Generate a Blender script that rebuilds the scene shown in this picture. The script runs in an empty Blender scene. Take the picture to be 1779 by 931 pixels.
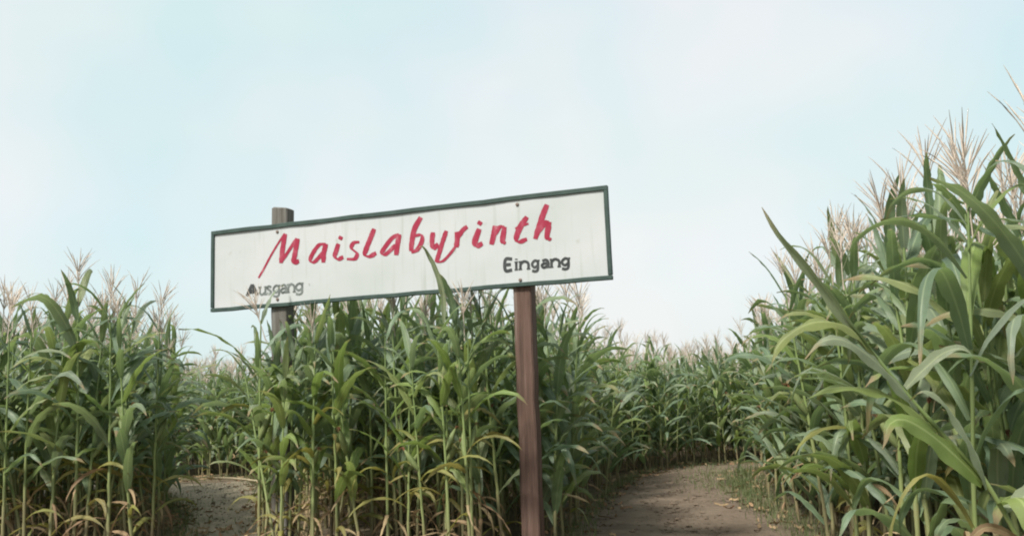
import bpy, math, random
import numpy as np
from mathutils import Vector, Matrix, Euler, Quaternion

random.seed(11)
rng = np.random.default_rng(5)
SC = bpy.context.scene
COL = SC.collection
PI = math.pi

# ------------------------------------------------------------------ camera
PITCH = math.atan(214.5 / 1540.0)
ROLL = 0.035
cam_data = bpy.data.cameras.new('camera')
cam_data.sensor_width = 36.0
cam_data.lens = 36.0 * 1540.0 / 1779.0
cam_data.clip_start = 0.05
cam_data.clip_end = 3000.0
cam = bpy.data.objects.new('camera', cam_data)
COL.objects.link(cam)
fwd = Vector((0, math.cos(PITCH), math.sin(PITCH)))
r0 = Vector((1, 0, 0)); u0 = r0.cross(fwd)
rt = r0 * math.cos(ROLL) - u0 * math.sin(ROLL)
up = u0 * math.cos(ROLL) + r0 * math.sin(ROLL)
m = Matrix((rt, up, -fwd)).transposed().to_4x4()
m.translation = Vector((0, 0, 1.5))
cam.matrix_world = m
SC.camera = cam

# ------------------------------------------------------------------ sky and sun
SUN_EL, SUN_AZ = math.radians(52), math.radians(222)   # azimuth clockwise from +Y: behind the camera, a little to its left
world = bpy.data.worlds.new('World'); SC.world = world
world.use_nodes = True
nt = world.node_tree; nt.nodes.clear()
N = nt.nodes.new; LK = nt.links.new
out = N('ShaderNodeOutputWorld'); bg = N('ShaderNodeBackground')
sky = N('ShaderNodeTexSky'); sky.sky_type = 'NISHITA'; sky.sun_disc = False
sky.sun_elevation = SUN_EL; sky.sun_rotation = SUN_AZ
sky.air_density = 1.0; sky.dust_density = 2.5; sky.ozone_density = 1.0
tc = N('ShaderNodeTexCoord')
mp = N('ShaderNodeMapping'); mp.inputs['Scale'].default_value = (1.0, 1.0, 2.2)
mp.inputs['Location'].default_value = (6.0, 6.0, 2.0)
LK(tc.outputs['Generated'], mp.inputs['Vector'])
no = N('ShaderNodeTexNoise'); no.inputs['Scale'].default_value = 2.1; no.inputs['Detail'].default_value = 5
no.inputs['Roughness'].default_value = 0.5; no.inputs['Distortion'].default_value = 0.3
LK(mp.outputs['Vector'], no.inputs['Vector'])
cr = N('ShaderNodeValToRGB')
cr.color_ramp.elements[0].position = 0.40; cr.color_ramp.elements[0].color = (0.88, 0.88, 0.88, 1)
cr.color_ramp.elements[1].position = 0.62; cr.color_ramp.elements[1].color = (0.97, 0.97, 0.97, 1)
LK(no.outputs['Fac'], cr.inputs['Fac'])
no2 = N('ShaderNodeTexNoise'); no2.inputs['Scale'].default_value = 2.3; no2.inputs['Detail'].default_value = 3
mp2 = N('ShaderNodeMapping'); mp2.inputs['Location'].default_value = (5.72, 6.5, 1.0)
LK(tc.outputs['Generated'], mp2.inputs['Vector']); LK(mp2.outputs['Vector'], no2.inputs['Vector'])
cc = N('ShaderNodeMix'); cc.data_type = 'RGBA'
cc.inputs[6].default_value = (2.4, 3.02, 3.04, 1)   # thin cool cloud
cc.inputs[7].default_value = (3.12, 3.2, 3.17, 1)   # thick warm white cloud
cm = N('ShaderNodeMapRange'); cm.inputs['From Min'].default_value = 0.38; cm.inputs['From Max'].default_value = 0.60
LK(no2.outputs['Fac'], cm.inputs['Value']); LK(cm.outputs['Result'], cc.inputs[0])
mx = N('ShaderNodeMix'); mx.data_type = 'RGBA'
LK(cr.outputs['Color'], mx.inputs[0]); LK(sky.outputs['Color'], mx.inputs[6]); LK(cc.outputs[2], mx.inputs[7])
LK(mx.outputs[2], bg.inputs['Color'])
bg.inputs['Strength'].default_value = 0.1
LK(bg.outputs['Background'], out.inputs['Surface'])

sd = bpy.data.lights.new('sun', 'SUN'); sd.energy = 2.4; sd.angle = math.radians(10); sd.color = (1.0, 0.95, 0.87)
sun = bpy.data.objects.new('sun', sd); COL.objects.link(sun)
sdir = Vector((math.sin(SUN_AZ) * math.cos(SUN_EL), math.cos(SUN_AZ) * math.cos(SUN_EL), math.sin(SUN_EL)))
sun.rotation_euler = sdir.to_track_quat('Z', 'Y').to_euler()
sun.location = sdir * 50

SC.view_settings.view_transform = 'Standard'; SC.view_settings.look = 'None'
SC.view_settings.gamma = 1.0; SC.view_settings.use_curve_mapping = False
SC.view_settings.exposure = 1.5
SC.render.engine = 'CYCLES'
SC.cycles.pixel_filter_type = 'BLACKMAN_HARRIS'
SC.cycles.filter_width = 2.0
SC.cycles.max_bounces = 10; SC.cycles.diffuse_bounces = 6; SC.cycles.transmission_bounces = 6

# ------------------------------------------------------------------ small helpers
def tag(o, label=None, cat=None, group=None, kind=None):
    if label: o['label'] = label
    if cat: o['category'] = cat
    if group: o['group'] = group
    if kind: o['kind'] = kind
    return o

def mesh(name, V, F, mat=None, uv=None, smooth=True):
    me = bpy.data.meshes.new(name)
    me.from_pydata([tuple(map(float, v)) for v in V], [], F)
    if mat: me.materials.append(mat)
    if smooth: me.polygons.foreach_set('use_smooth', [True] * len(me.polygons))
    if uv is not None:
        lay = me.uv_layers.new(name='UVMap')
        li = np.empty(len(me.loops), dtype=np.int32); me.loops.foreach_get('vertex_index', li)
        lay.data.foreach_set('uv', np.asarray(uv, dtype=np.float32)[li].ravel())
    me.update()
    return me

def obj(name, me, parent=None, loc=None, rot=None, scale=None):
    o = bpy.data.objects.new(name, me)
    COL.objects.link(o)
    if parent is not None: o.parent = parent
    if loc is not None: o.location = loc
    if rot is not None: o.rotation_euler = rot
    if scale is not None: o.scale = (scale,) * 3 if isinstance(scale, (int, float)) else scale
    return o

def mat_new(name):
    mt = bpy.data.materials.new(name); mt.use_nodes = True
    n = mt.node_tree; n.nodes.clear()
    return mt, n, n.nodes.new, n.links.new

def ramp(node, stops):
    e = node.color_ramp.elements
    while len(e) < len(stops): e.new(0.5)
    for el, (p, c) in zip(e, stops):
        el.position = p; el.color = (c[0], c[1], c[2], 1)

def leaf_material(name, stops, transl=0.34, rough=0.42, vein=1.35, tcol=(0.28, 0.40, 0.09), tips=False):
    """Maize blade: colour differs from leaf to leaf, pale midrib, faint parallel veins, thin enough to let light through."""
    mt, n, N, LK = mat_new(name)
    o = N('ShaderNodeOutputMaterial'); p = N('ShaderNodeBsdfPrincipled')
    oi = N('ShaderNodeObjectInfo'); ge = N('ShaderNodeNewGeometry')
    ad = N('ShaderNodeMath'); ad.operation = 'ADD'
    LK(oi.outputs['Random'], ad.inputs[0]); LK(ge.outputs['Random Per Island'], ad.inputs[1])
    fr = N('ShaderNodeMath'); fr.operation = 'FRACT'; LK(ad.outputs[0], fr.inputs[0])
    cr = N('ShaderNodeValToRGB'); ramp(cr, stops); LK(fr.outputs[0], cr.inputs['Fac'])
    uv = N('ShaderNodeUVMap')
    sep = N('ShaderNodeSeparateXYZ'); LK(uv.outputs['UV'], sep.inputs[0])
    # blotches along the blade
    nz = N('ShaderNodeTexNoise'); nz.inputs['Scale'].default_value = 5; nz.inputs['Detail'].default_value = 4
    LK(ge.outputs['Position'], nz.inputs['Vector'])
    mr = N('ShaderNodeMapRange'); mr.inputs['From Min'].default_value = 0.3; mr.inputs['From Max'].default_value = 0.7
    mr.inputs['To Min'].default_value = 0.78; mr.inputs['To Max'].default_value = 1.22
    LK(nz.outputs['Fac'], mr.inputs['Value'])
    m1 = N('ShaderNodeMix'); m1.data_type = 'RGBA'; m1.blend_type = 'MULTIPLY'; m1.inputs[0].default_value = 1
    LK(cr.outputs['Color'], m1.inputs[6]); LK(mr.outputs['Result'], m1.inputs[7])
    # midrib: |u-0.5| small
    sb = N('ShaderNodeMath'); sb.operation = 'SUBTRACT'; sb.inputs[1].default_value = 0.5; LK(sep.outputs['X'], sb.inputs[0])
    ab = N('ShaderNodeMath'); ab.operation = 'ABSOLUTE'; LK(sb.outputs[0], ab.inputs[0])
    rb = N('ShaderNodeMapRange'); rb.inputs['From Min'].default_value = 0.03; rb.inputs['From Max'].default_value = 0.075
    rb.inputs['To Min'].default_value = 1.0; rb.inputs['To Max'].default_value = 0.0; LK(ab.outputs[0], rb.inputs['Value'])
    m2 = N('ShaderNodeMix'); m2.data_type = 'RGBA'; LK(rb.outputs['Result'], m2.inputs[0])
    LK(m1.outputs[2], m2.inputs[6])
    lt = N('ShaderNodeMix'); lt.data_type = 'RGBA'; lt.blend_type = 'ADD'; lt.inputs[0].default_value = 1.0
    LK(m1.outputs[2], lt.inputs[6]); lt.inputs[7].default_value = (0.10, 0.11, 0.06, 1)
    LK(lt.outputs[2], m2.inputs[7])
    if tips:                     # withered brown tips and a torn, scorched margin here and there
        ta = N('ShaderNodeMath'); ta.operation = 'MULTIPLY_ADD'; ta.inputs[1].default_value = 0.55; LK(nz.outputs['Fac'], ta.inputs[0]); LK(sep.outputs['Y'], ta.inputs[2])
        tm = N('ShaderNodeMapRange'); tm.inputs['From Min'].default_value = 1.13; tm.inputs['From Max'].default_value = 1.24; LK(ta.outputs[0], tm.inputs['Value'])
        mt_ = N('ShaderNodeMix'); mt_.data_type = 'RGBA'; LK(tm.outputs['Result'], mt_.inputs[0]); LK(m2.outputs[2], mt_.inputs[6]); mt_.inputs[7].default_value = (0.26, 0.20, 0.11, 1)
        m2 = mt_
    wv = N('ShaderNodeTexWave'); wv.inputs['Scale'].default_value = 5.0; wv.inputs['Distortion'].default_value = 0.3
    LK(uv.outputs['UV'], wv.inputs['Vector'])
    wv.inputs['Scale'].default_value = 9.0
    vr = N('ShaderNodeMapRange'); vr.inputs['To Min'].default_value = 0.86; vr.inputs['To Max'].default_value = 1.12; LK(wv.outputs['Fac'], vr.inputs['Value'])
    vm = N('ShaderNodeMix'); vm.data_type = 'RGBA'; vm.blend_type = 'MULTIPLY'; vm.inputs[0].default_value = 1
    LK(m2.outputs[2], vm.inputs[6]); LK(vr.outputs['Result'], vm.inputs[7]); m2 = vm
    bp = N('ShaderNodeBump'); bp.inputs['Strength'].default_value = 0.4; bp.inputs['Distance'].default_value = 0.003
    LK(wv.outputs['Fac'], bp.inputs['Height'])
    LK(m2.outputs[2], p.inputs['Base Color']); p.inputs['Roughness'].default_value = rough
    p.inputs['Specular IOR Level'].default_value = 0.45
    LK(bp.outputs['Normal'], p.inputs['Normal'])
    tr = N('ShaderNodeBsdfTranslucent')
    m3 = N('ShaderNodeMix'); m3.data_type = 'RGBA'; m3.inputs[0].default_value = 0.5
    LK(m2.outputs[2], m3.inputs[6]); m3.inputs[7].default_value = (*tcol, 1); LK(m3.outputs[2], tr.inputs['Color'])
    ms = N('ShaderNodeMixShader'); ms.inputs[0].default_value = transl
    LK(p.outputs[0], ms.inputs[1]); LK(tr.outputs[0], ms.inputs[2]); LK(ms.outputs[0], o.inputs['Surface'])
    return mt

def rough_material(name, stops, scale=6.0, rough=0.85, bump=0.3, dist=0.01, detail=6, coord='Object', stretch=(1, 1, 1), spec=0.3):
    mt, n, N, LK = mat_new(name)
    o = N('ShaderNodeOutputMaterial'); p = N('ShaderNodeBsdfPrincipled')
    tc = N('ShaderNodeTexCoord'); mp = N('ShaderNodeMapping'); mp.inputs['Scale'].default_value = stretch
    LK(tc.outputs[coord], mp.inputs['Vector'])
    nz = N('ShaderNodeTexNoise'); nz.inputs['Scale'].default_value = scale; nz.inputs['Detail'].default_value = detail
    nz.inputs['Roughness'].default_value = 0.62
    LK(mp.outputs['Vector'], nz.inputs['Vector'])
    cr = N('ShaderNodeValToRGB'); ramp(cr, stops); LK(nz.outputs['Fac'], cr.inputs['Fac'])
    LK(cr.outputs['Color'], p.inputs['Base Color'])
    n2 = N('ShaderNodeTexNoise'); n2.inputs['Scale'].default_value = scale * 5; n2.inputs['Detail'].default_value = 8
    LK(mp.outputs['Vector'], n2.inputs['Vector'])
    bp = N('ShaderNodeBump'); bp.inputs['Strength'].default_value = bump; bp.inputs['Distance'].default_value = dist
    LK(n2.outputs['Fac'], bp.inputs['Height']); LK(bp.outputs['Normal'], p.inputs['Normal'])
    p.inputs['Roughness'].default_value = rough; p.inputs['Specular IOR Level'].default_value = spec
    LK(p.outputs[0], o.inputs['Surface'])
    return mt

# a third of each blade's light goes through it: reflectance stays at two thirds of these base colours
M_LEAF = leaf_material('maize_leaf', [(0.0, (0.110, 0.168, 0.104)), (0.25, (0.138, 0.200, 0.120)), (0.5, (0.166, 0.228, 0.116)), (0.75, (0.170, 0.214, 0.152)), (1.0, (0.215, 0.250, 0.100))], rough=0.40, tips=True, transl=.36)
M_YEL = leaf_material('yellowing_maize_leaf', [(0.0, (0.16, 0.18, 0.045)), (0.5, (0.22, 0.21, 0.06)), (1.0, (0.24, 0.20, 0.08))], tcol=(0.35, 0.33, 0.06))
M_DRY = leaf_material('dry_maize_leaf', [(0.0, (0.24, 0.16, 0.085)), (0.5, (0.33, 0.25, 0.14)), (1.0, (0.19, 0.11, 0.06))], transl=0.18, rough=0.7, tcol=(0.35, 0.24, 0.10))
M_LEAF_BRIGHT = leaf_material('fresh_maize_leaf', [(0.0, (0.14, 0.21, 0.05)), (0.5, (0.165, 0.225, 0.065)), (1.0, (0.20, 0.23, 0.08))], transl=0.36, tips=True)
M_LEAF_PALE = leaf_material('pale_maize_leaf', [(0.0, (0.19, 0.225, 0.15)), (1.0, (0.21, 0.245, 0.15))], transl=0.3, rough=.35, tips=True)
M_TASSEL = rough_material('tassel', [(0.3, (0.46, 0.38, 0.31)), (0.7, (0.58, 0.50, 0.42))], scale=20)
M_SILK = rough_material('silk', [(0.3, (0.10, 0.045, 0.02)), (0.7, (0.22, 0.10, 0.05))], scale=30)
M_HUSK = rough_material('husk', [(0.3, (0.10, 0.14, 0.05)), (0.7, (0.17, 0.20, 0.08))], scale=4, stretch=(8, 8, 1), rough=0.6)

def stalk_material():
    mt, n, N, LK = mat_new('maize_stalk')
    o = N('ShaderNodeOutputMaterial'); p = N('ShaderNodeBsdfPrincipled')
    tc = N('ShaderNodeTexCoord'); sp = N('ShaderNodeSeparateXYZ')
    uv = N('ShaderNodeUVMap'); LK(uv.outputs['UV'], sp.inputs[0])
    ge = N('ShaderNodeNewGeometry'); oi = N('ShaderNodeObjectInfo')
    nz = N('ShaderNodeTexNoise'); nz.inputs['Scale'].default_value = 3.0; nz.inputs['Detail'].default_value = 3
    LK(ge.outputs['Position'], nz.inputs['Vector'])
    a = N('ShaderNodeMath'); a.operation = 'MULTIPLY_ADD'; a.inputs[1].default_value = 0.5; LK(nz.outputs['Fac'], a.inputs[0]); LK(sp.outputs['Y'], a.inputs[2])
    b = N('ShaderNodeMath'); b.operation = 'SUBTRACT'; b.inputs[1].default_value = 0.25; LK(a.outputs[0], b.inputs[0])
    cr = N('ShaderNodeValToRGB')
    ramp(cr, [(0.0, (0.16, 0.12, 0.07)), (0.14, (0.18, 0.165, 0.08)), (0.32, (0.17, 0.20, 0.075)), (0.6, (0.15, 0.20, 0.065)), (1.0, (0.12, 0.17, 0.06))])
    LK(b.outputs[0], cr.inputs['Fac']); LK(cr.outputs['Color'], p.inputs['Base Color'])
    p.inputs['Roughness'].default_value = 0.5; p.inputs['Specular IOR Level'].default_value = 0.4
    LK(p.outputs[0], o.inputs['Surface'])
    return mt
M_STALK = stalk_material()

# ------------------------------------------------------------------ ground
def gz(x, y):
    return 0.018 * math.sin(0.9 * x + 1.3) * math.sin(0.7 * y) + 0.012 * math.sin(2.3 * x + 0.8 * y) + 0.008 * math.sin(5.1 * y - 3.2 * x + 0.5)

def axis(lo, hi, step, far):
    a = list(np.arange(lo, hi + 1e-6, step)); g = step; p = hi
    while p < far: g *= 1.6; p += g; a.append(p)
    g = step; p = lo
    while p > -far: g *= 1.6; p -= g; a.insert(0, p)
    return a
ax, ay = axis(-9, 9, 0.2, 900), axis(1, 21, 0.2, 900)
V = [(x, y, gz(x, y) if abs(x) < 14 and -6 < y < 30 else 0) for y in ay for x in ax]
nx = len(ax)
F = [(j * nx + i, j * nx + i + 1, (j + 1) * nx + i + 1, (j + 1) * nx + i) for j in range(len(ay) - 1) for i in range(nx - 1)]
M_SOIL = rough_material('field_soil', [(0.25, (0.075, 0.058, 0.040)), (0.5, (0.12, 0.095, 0.066)), (0.75, (0.17, 0.135, 0.095))], scale=3.5, bump=0.7, dist=0.04, rough=0.95, spec=0.15)
tag(obj('ground', mesh('ground', V, F, M_SOIL)), 'bare brown field soil under the maize', kind='structure')

M_PATH = rough_material('trodden_dirt', [(0.25, (0.088, 0.066, 0.048)), (0.5, (0.130, 0.100, 0.074)), (0.78, (0.175, 0.138, 0.103))], scale=1.6, bump=0.9, dist=0.06, rough=0.95, spec=0.15)
M_PATH_X = rough_material('lightened_pale_dirt', [(0.25, (0.20, 0.175, 0.125)), (0.5, (0.27, 0.23, 0.17)), (0.78, (0.34, 0.29, 0.225))], scale=1.6, bump=0.9, dist=0.06, rough=0.95, spec=0.15)  # pale dirt, its colour lightened further to make up for the maize's shade
def path_sheet(name, left, right, label, mat, nu=20, step=0.22):
    """A trodden strip between two edge lines, its rim running into the soil unevenly."""
    def resample(pl, n):
        pl = [Vector(p) for p in pl]; d = [0]
        for a, b in zip(pl, pl[1:]): d.append(d[-1] + (b - a).length)
        res = []
        for k in range(n):
            s = d[-1] * k / (n - 1); i = max(j for j in range(len(d)) if d[j] <= s + 1e-9); i = min(i, len(pl) - 2)
            res.append(pl[i].lerp(pl[i + 1], (s - d[i]) / max(1e-9, d[i + 1] - d[i])))
        return res
    n = int(14 / step)
    A, B = resample(left, n), resample(right, n)
    V = []
    for j in range(n):
        for i in range(nu + 1):
            t = i / nu; e = 0.05 * math.sin(j * 0.31 + 1.7 * math.sin(j * 0.17)) * (1 if t < .5 else -1) * (1 - min(t, 1 - t) * 2)
            p = A[j].lerp(B[j], t); d = (B[j] - A[j]).normalized(); p = p + d * e
            rim = min(t, 1 - t) * nu
            z = gz(p.x, p.y) + (0.006 if rim >= 1 else -0.02) - 0.015 * math.sin(PI * t) + 0.022 * min(1, rim / 4) + random.uniform(-.009, .009)
            V.append((p.x, p.y, z))
    F = [(j * (nu + 1) + i, j * (nu + 1) + i + 1, (j + 1) * (nu + 1) + i + 1, (j + 1) * (nu + 1) + i) for j in range(n - 1) for i in range(nu)]
    tag(obj(name, mesh(name, V, F, mat)), label, kind='structure')
path_sheet('entrance_path', [(-3.0, 3.2), (-0.3, 6.6), (0.55, 9.4), (0.82, 11.0), (1.95, 15.2), (3.4, 16.8), (7.5, 17.2)],
           [(1.9, 3.0), (2.3, 6.6), (2.6, 9.2), (2.85, 10.4), (2.9, 11.5), (3.6, 15.0), (4.3, 15.7), (7.5, 15.8)],
           'trodden dirt path curving away between the maize below the entrance lettering', M_PATH)
path_sheet('exit_path', [(-5.6, 3.2), (-3.6, 8.2), (-3.85, 10.3), (-5.0, 13.5), (-6.5, 16.2), (-12, 16.6)],
           [(-3.3, 3.4), (-2.6, 8.2), (-2.65, 10.2), (-3.5, 13.0), (-5.0, 17.0), (-12, 17.9)],
           'greenish dirt path between the maize below the exit lettering', M_PATH_X)

# ------------------------------------------------------------------ the sign
SC0 = Vector((-1.1056, 8.3171, 2.8371)); YAW = -0.33755; TILT = 0.00505; SL, SH = 4.186, 0.83
def board_material():
    mt, n, N, LK = mat_new('weathered_white_board')
    o = N('ShaderNodeOutputMaterial'); p = N('ShaderNodeBsdfPrincipled'); tc = N('ShaderNodeTexCoord')
    def noise(scale, stretch, lo, hi, detail=5):
        mp = N('ShaderNodeMapping'); mp.inputs['Scale'].default_value = stretch; LK(tc.outputs['Object'], mp.inputs['Vector'])
        nz = N('ShaderNodeTexNoise'); nz.inputs['Scale'].default_value = scale; nz.inputs['Detail'].default_value = detail
        LK(mp.outputs['Vector'], nz.inputs['Vector'])
        mr = N('ShaderNodeMapRange'); mr.inputs['From Min'].default_value = lo; mr.inputs['From Max'].default_value = hi; LK(nz.outputs['Fac'], mr.inputs['Value'])
        return mr.outputs['Result']
    def mix(fac, a, col, amount):
        m_ = N('ShaderNodeMath'); m_.operation = 'MULTIPLY'; m_.inputs[1].default_value = amount; LK(fac, m_.inputs[0])
        x = N('ShaderNodeMix'); x.data_type = 'RGBA'; LK(m_.outputs[0], x.inputs[0])
        if isinstance(a, tuple): x.inputs[6].default_value = (*a, 1)
        else: LK(a, x.inputs[6])
        x.inputs[7].default_value = (*col, 1); return x.outputs[2]
    c = mix(noise(1.1, (1, 1, 1.6), .40, .68), (.43, .447, .45), (.365, .395, .387), .8)      # faded areas
    c = mix(noise(3.0, (6, 1, .35), .56, .74), c, (.27, .295, .255), .45)                    # rain streaks
    c = mix(noise(9.0, (1, 1, 1), .66, .76, 8), c, (.28, .29, .25), .6)                    # specks of dirt
    LK(c, p.inputs['Base Color']); p.inputs['Roughness'].default_value = .5
    LK(p.outputs[0], o.inputs['Surface']); return mt
M_BOARD = board_material()
M_FRAME = rough_material('green_frame_paint', [(0.3, (0.022, 0.042, 0.036)), (0.7, (0.045, 0.074, 0.064))], scale=7, bump=0.3, dist=0.004, rough=0.6)
M_POST_R = rough_material('red_brown_post', [(0.3, (0.050, 0.032, 0.026)), (0.45, (0.100, 0.060, 0.046)), (0.6, (0.125, 0.078, 0.062)), (0.74, (0.19, 0.15, 0.125))], scale=3.2, stretch=(7, 7, 0.35), bump=1.0, dist=0.012, detail=9, rough=0.8)
M_POST_G = rough_material('grey_brown_post', [(0.3, (0.07, 0.062, 0.05)), (0.5, (0.12, 0.112, 0.098)), (0.72, (0.17, 0.168, 0.155))], scale=3.2, stretch=(7, 7, 0.35), bump=1.0, dist=0.012, detail=9, rough=0.85)
M_RED = rough_material('red_lettering', [(0.3, (0.24, 0.010, 0.032)), (0.5, (0.27, 0.020, 0.048)), (0.64, (0.31, 0.055, 0.085)), (0.76, (0.42, 0.22, 0.24))], scale=16, stretch=(1, 1, .5), bump=0.1, rough=0.5)
M_BLACK = rough_material('black_lettering', [(0.3, (0.018, 0.022, 0.022)), (0.75, (0.06, 0.065, 0.065))], scale=12, bump=0.1, rough=0.55)
M_FADED = rough_material('faded_black_lettering', [(0.3, (0.05, 0.06, 0.055)), (0.6, (0.16, 0.18, 0.17)), (0.8, (0.40, 0.42, 0.40))], scale=14, bump=0.1, rough=0.6)

def box_mesh(name, sx, sy, sz, mat, bev=0.004, top_slope=0.0, segs=1, wob=0.0):
    """A bevelled beam with slightly uneven faces along its length (z)."""
    prof = []
    for cx_, cy_, a0 in ((1, 1, 0), (-1, 1, 90), (-1, -1, 180), (1, -1, 270)):
        for a in (0, 90):
            t = math.radians(a0 + a)
            prof.append((cx_ * (sx / 2 - bev) + bev * math.cos(t), cy_ * (sy / 2 - bev) + bev * math.sin(t)))
    V, F = [], []
    zs = [-sz / 2, -sz / 2 + bev] + [(-sz / 2 + bev) + (sz - 2 * bev) * k / segs for k in range(1, segs)] + [sz / 2 - bev, sz / 2]
    for k, z in enumerate(zs):
        s = (1 - 2 * bev / min(sx, sy)) if k in (0, len(zs) - 1) else 1
        ox, oy = (random.uniform(-wob, wob), random.uniform(-wob, wob)) if 1 < k < len(zs) - 2 else (0, 0)
        for x, y in prof:
            V.append((x * s + ox, y * s + oy, z + (top_slope * x if k >= len(zs) - 2 else 0)))
    n = len(prof)
    for k in range(len(zs) - 1):
        for i in range(n):
            F.append((k * n + i, k * n + (i + 1) % n, (k + 1) * n + (i + 1) % n, (k + 1) * n + i))
    F.append(tuple(range(n - 1, -1, -1))); F.append(tuple(range((len(zs) - 1) * n, len(zs) * n)))
    return mesh(name, V, F, mat, smooth=False)

sign = obj('maze_sign', None)
sign.empty_display_size = 0.3
sign.location = (SC0.x, SC0.y, 0)
sign.rotation_euler = (0, 0, YAW)
tag(sign, 'long white maze sign with red lettering and dark green frame on two wooden posts', 'sign')
# sign space: x along the board, -y towards the viewer, z up
def sp(u, v, y=0.0):
    return (u * math.cos(TILT) - v * math.sin(TILT), y, SC0.z + u * math.sin(TILT) + v * math.cos(TILT))
o = obj('board', box_mesh('board', SL - 0.02, 0.020, SH - 0.02, M_BOARD, 0.003), sign, sp(0, 0, 0), (0, -TILT, 0))
FW = 0.042
for u, v, sx, sz in ((0, SH / 2 - FW / 2, SL, FW), (0, -SH / 2 + FW / 2 - .006, SL, FW * .9)):
    me = box_mesh('frame_rail', FW * (1 if v > 0 else .9), 0.044, SL, M_FRAME, 0.004, segs=18, wob=0.004)
    obj('frame_rail', me, sign, sp(u, v, -0.004), (0, PI / 2 - TILT, 0))
for s in (-1, 1):
    obj('frame_rail', box_mesh('frame_rail', FW * .9, 0.043, SH - 2 * FW + .006, M_FRAME, 0.004, segs=4, wob=0.0015), sign, sp(s * (SL / 2 - FW * .45), 0, -0.004), (0, -TILT, 0))
for u, top, w, d, mt, sl in ((-1.30, SC0.z + 0.585, 0.185, 0.14, M_POST_G, -0.12), (1.249, SC0.z + 0.30, 0.168, 0.15, M_POST_R, 0.0)):
    h = top + 0.3
    p = obj('post', box_mesh('post', w, d, h, mt, 0.012, top_slope=sl, segs=14, wob=0.0045), sign, (u, 0.014 + d / 2, top - h / 2))
    p['label'] = 'weathered grey post standing above the board' if u < 0 else 'red-brown post ending behind the board'

V, F, U = [], [], []
for k, (r_, y_) in enumerate(((.017, -.0115), (.016, -.017), (.010, -.020))):
    V += [(r_ * math.cos(2 * PI * q / 8), y_, r_ * math.sin(2 * PI * q / 8)) for q in range(8)]
F = [(k * 8 + q, k * 8 + (q + 1) % 8, k * 8 + 8 + (q + 1) % 8, k * 8 + 8 + q) for k in range(2) for q in range(8)] + [tuple(range(16, 24))]
M_BOLT = rough_material('rusty_bolt', [(0.3, (0.12, 0.07, 0.05)), (0.7, (0.22, 0.19, 0.17))], scale=40)
bolt = mesh('bolt', V, F, M_BOLT)
for u_, v_ in ((-1.30, .335), (-1.30, -.345), (1.249, .335), (1.249, -.355)): obj('bolt', bolt, sign, sp(u_, v_))

# strokes of the lettering in metres from the board centre: (pen width, points)
RED = [('M', [(0.018, [(-1.523, -0.113), (-1.464, -0.033), (-1.383, 0.091), (-1.301, 0.203), (-1.214, 0.31)]), (0.045, [(-1.209, 0.305), (-1.242, 0.138), (-1.258, 0.015)]), (0.028, [(-1.25, 0.029), (-1.152, 0.15), (-1.074, 0.247)]), (0.045, [(-1.063, 0.243), (-1.098, 0.085), (-1.11, 0.007), (-1.05, 0.019)])]),
       ('a', [(0.036, [(-0.746, 0.159), (-0.824, 0.154), (-0.898, 0.072), (-0.921, 0.01), (-0.871, -0.004), (-0.764, 0.089)]), (0.045, [(-0.744, 0.161), (-0.767, 0.075), (-0.775, -0.022)])]),
       ('i', [(0.04, [(-0.571, 0.219), (-0.589, 0.187)]), (0.042, [(-0.605, 0.149), (-0.631, 0.078), (-0.646, 0.031), (-0.613, -0.003), (-0.552, 0.013)])]),
       ('s', [(0.036, [(-0.374, 0.144), (-0.437, 0.14), (-0.461, 0.092), (-0.403, 0.034), (-0.428, -0.015), (-0.515, -0.01)])]),
       ('l', [(0.042, [(-0.211, 0.257), (-0.253, 0.169), (-0.298, 0.077), (-0.316, 0.016), (-0.269, -0.007), (-0.194, 0.02)])]),
       ('a', [(0.036, [(0.051, 0.176), (-0.023, 0.147), (-0.107, 0.059), (-0.134, 0.012), (-0.089, 0.001), (0.012, 0.077)]), (0.045, [(0.053, 0.178), (0.033, 0.075), (0.017, -0.019)])]),
       ('b', [(0.042, [(0.285, 0.318), (0.214, 0.21), (0.183, 0.08), (0.174, 0.005)]), (0.036, [(0.198, 0.145), (0.282, 0.148), (0.289, 0.089), (0.238, 0.013), (0.176, -0.006)])]),
       ('y', [(0.042, [(0.405, 0.162), (0.393, 0.079), (0.403, 0.012), (0.457, 0.045)]), (0.036, [(0.542, 0.163), (0.503, 0.068), (0.462, -0.04), (0.432, -0.123)]), (0.022, [(0.432, -0.123), (0.498, -0.117), (0.57, -0.059), (0.632, 0.01)])]),
       ('r', [(0.044, [(0.646, 0.143), (0.649, 0.073), (0.636, -0.002)]), (0.036, [(0.659, 0.091), (0.706, 0.151), (0.754, 0.182)])]),
       ('i', [(0.042, [(0.89, 0.216), (0.867, 0.186)]), (0.045, [(0.871, 0.149), (0.822, 0.029), (0.84, -0.01), (0.899, 0.012)])]),
       ('n', [(0.042, [(1.028, 0.162), (1.008, 0.071), (0.985, -0.009)]), (0.036, [(1.01, 0.071), (1.07, 0.142), (1.117, 0.143)]), (0.042, [(1.119, 0.143), (1.094, 0.011), (1.126, -0.006)])]),
       ('t', [(0.042, [(1.338, 0.212), (1.27, 0.127), (1.227, 0.029), (1.252, -0.009), (1.329, 0.009)]), (0.024, [(1.22, 0.117), (1.349, 0.15)])]),
       ('h', [(0.042, [(1.531, 0.304), (1.473, 0.178), (1.406, 0.002)]), (0.036, [(1.443, 0.069), (1.506, 0.142), (1.543, 0.145)]), (0.042, [(1.545, 0.145), (1.517, 0.006), (1.558, -0.015)])])]
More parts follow.
